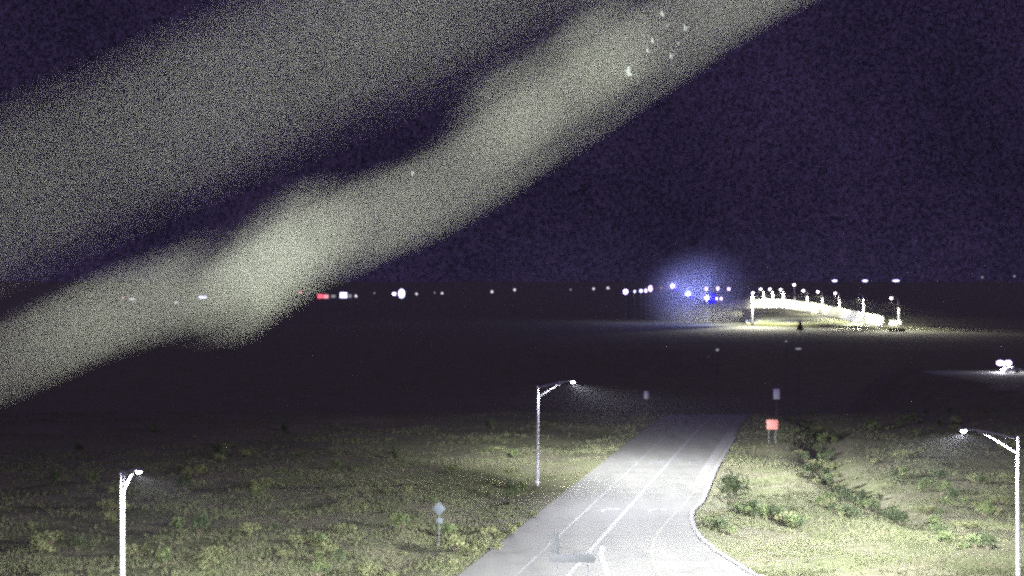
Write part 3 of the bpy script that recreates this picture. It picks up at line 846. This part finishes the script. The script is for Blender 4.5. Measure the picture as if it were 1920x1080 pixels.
# ------------------------------------------------------------------ haze
bm = bmesh.new(); bx(bm, (0, 2500, 27), (6400, 5000, 80))
mh = bpy.data.materials.new('night_haze'); mh.use_nodes = True
nt = mh.node_tree; nt.nodes.clear()
o_ = nt.nodes.new('ShaderNodeOutputMaterial'); pv = nt.nodes.new('ShaderNodeVolumePrincipled')
pv.inputs['Density'].default_value = .00003; pv.inputs['Color'].default_value = (.95, .95, 1, 1); pv.inputs['Anisotropy'].default_value = 0.2
nt.links.new(pv.outputs[0], o_.inputs['Volume'])
hz = obj('haze', bm, mh, smooth=False); tag(hz, kind='stuff')

bm = bmesh.new(); c = P(1318, 560, 1440); ball(bm, c, 1, 4, (64, 48, 52))  # volume added to imitate lens bloom around the far lamps
mg = bpy.data.materials.new('bloom_volume'); mg.use_nodes = True
nt = mg.node_tree; nt.nodes.clear()
o_ = nt.nodes.new('ShaderNodeOutputMaterial'); pv = nt.nodes.new('ShaderNodeVolumePrincipled')

g_n = nt.nodes.new('ShaderNodeNewGeometry')
def vm(op, a, b):
    n = nt.nodes.new('ShaderNodeVectorMath'); n.operation = op; nt.links.new(a, n.inputs[0]); n.inputs[1].default_value = b; return n
ln = vm('LENGTH', vm('DIVIDE', vm('SUBTRACT', g_n.outputs['Position'], c).outputs[0], (64, 48, 52)).outputs[0], (0, 0, 0))
mr = nt.nodes.new('ShaderNodeMapRange'); mr.interpolation_type = 'SMOOTHSTEP'
mr.inputs['From Min'].default_value = 0; mr.inputs['From Max'].default_value = 1; mr.inputs['To Min'].default_value = .009; mr.inputs['To Max'].default_value = 0
nt.links.new(ln.outputs['Value'], mr.inputs['Value']); nt.links.new(mr.outputs[0], pv.inputs['Density'])
pv.inputs["Color"].default_value = (.95, .97, 1, 1)
nt.links.new(pv.outputs[0], o_.inputs['Volume'])
mi = obj('bloom', bm, mg); tag(mi, 'pale blue mist added as lens glare around the violet and blue lamps', 'bloom', kind='stuff')

# ------------------------------------------------------------------ moths in the lamplight in front of the camera
M_glint = mat('pale_glint_wing', (.3, .34, .26), .7, noise=(60, (.24, .28, .22), (.34, .38, .3)))
def glint(px, py, d, yaw, roll, sc, label):  # added winged shape that imitates a small bright glint
    t = empty('glint', P(px, py, d)); t.rotation_euler = (roll, R(20), yaw); t.scale = (sc * .55, sc * 1.0, sc)
    tag(t, label, 'glint', 'moths in the lamplight')
    bm = bmesh.new(); tube(bm, [(0, -.018, 0), (0, -.010, 0), (0, .004, 0), (0, .016, .001), (0, .022, .001)], [.002, .0042, .005, .0045, .002], 8); obj('body', bm, M_glint, t)
    for s_ in (-1, 1):
        for nm, pts in (('forewing', [(0, .012), (.036, .026), (.040, .014), (.022, -.004), (0, -.002)]), ('hindwing', [(0, .0), (.020, -.003), (.026, -.016), (.012, -.024), (0, -.010)])):
            bm = bmesh.new()
            up = [bm.verts.new((s_ * x, y, .003 + .35 * x)) for x, y in pts]; dn = [bm.verts.new((s_ * x, y, .0018 + .35 * x)) for x, y in pts]
            bm.faces.new(up); bm.faces.new(dn[::-1])
            for i in range(5): bm.faces.new((up[i], dn[i], dn[(i + 1) % 5], up[(i + 1) % 5]))
            bmesh.ops.recalc_face_normals(bm, faces=bm.faces); obj(nm, bm, M_glint, t, False)
glint(1284, 54, 13, .3, 1.2, 1.25, 'topmost pale moth right of the upper end of the bright band')
glint(1270, 82, 13.5, .5, 1.0, .9, 'middle pale moth in the short column of three')
glint(1258, 106, 12.5, .2, 1.3, 1.0, 'lowest pale moth of the column near the lower edge of the band')
glint(1176, 138, 11, 2.6, .9, 1.5, 'largest greenish moth left of the column of three')
glint(1240, 28, 14, 2.2, .8, 1.1, 'faint moth close to the top of the picture')
glint(771, 325, 12, 1.0, 1.4, .8, 'lone thin moth halfway along the bright band')

glint(1222, 78, 13, 2.4, .8, .9, 'small greenish moth between the column and the largest moth')
glint(1213, 96, 12.5, 2.6, 1.0, .8, 'tiny greenish moth just above the largest moth')
glint(1250, 48, 14, .4, 1.0, .9, 'small pale moth left of the topmost moth')

for l_ in bpy.data.lights:
    l_.cycles.use_multiple_importance_sampling = False
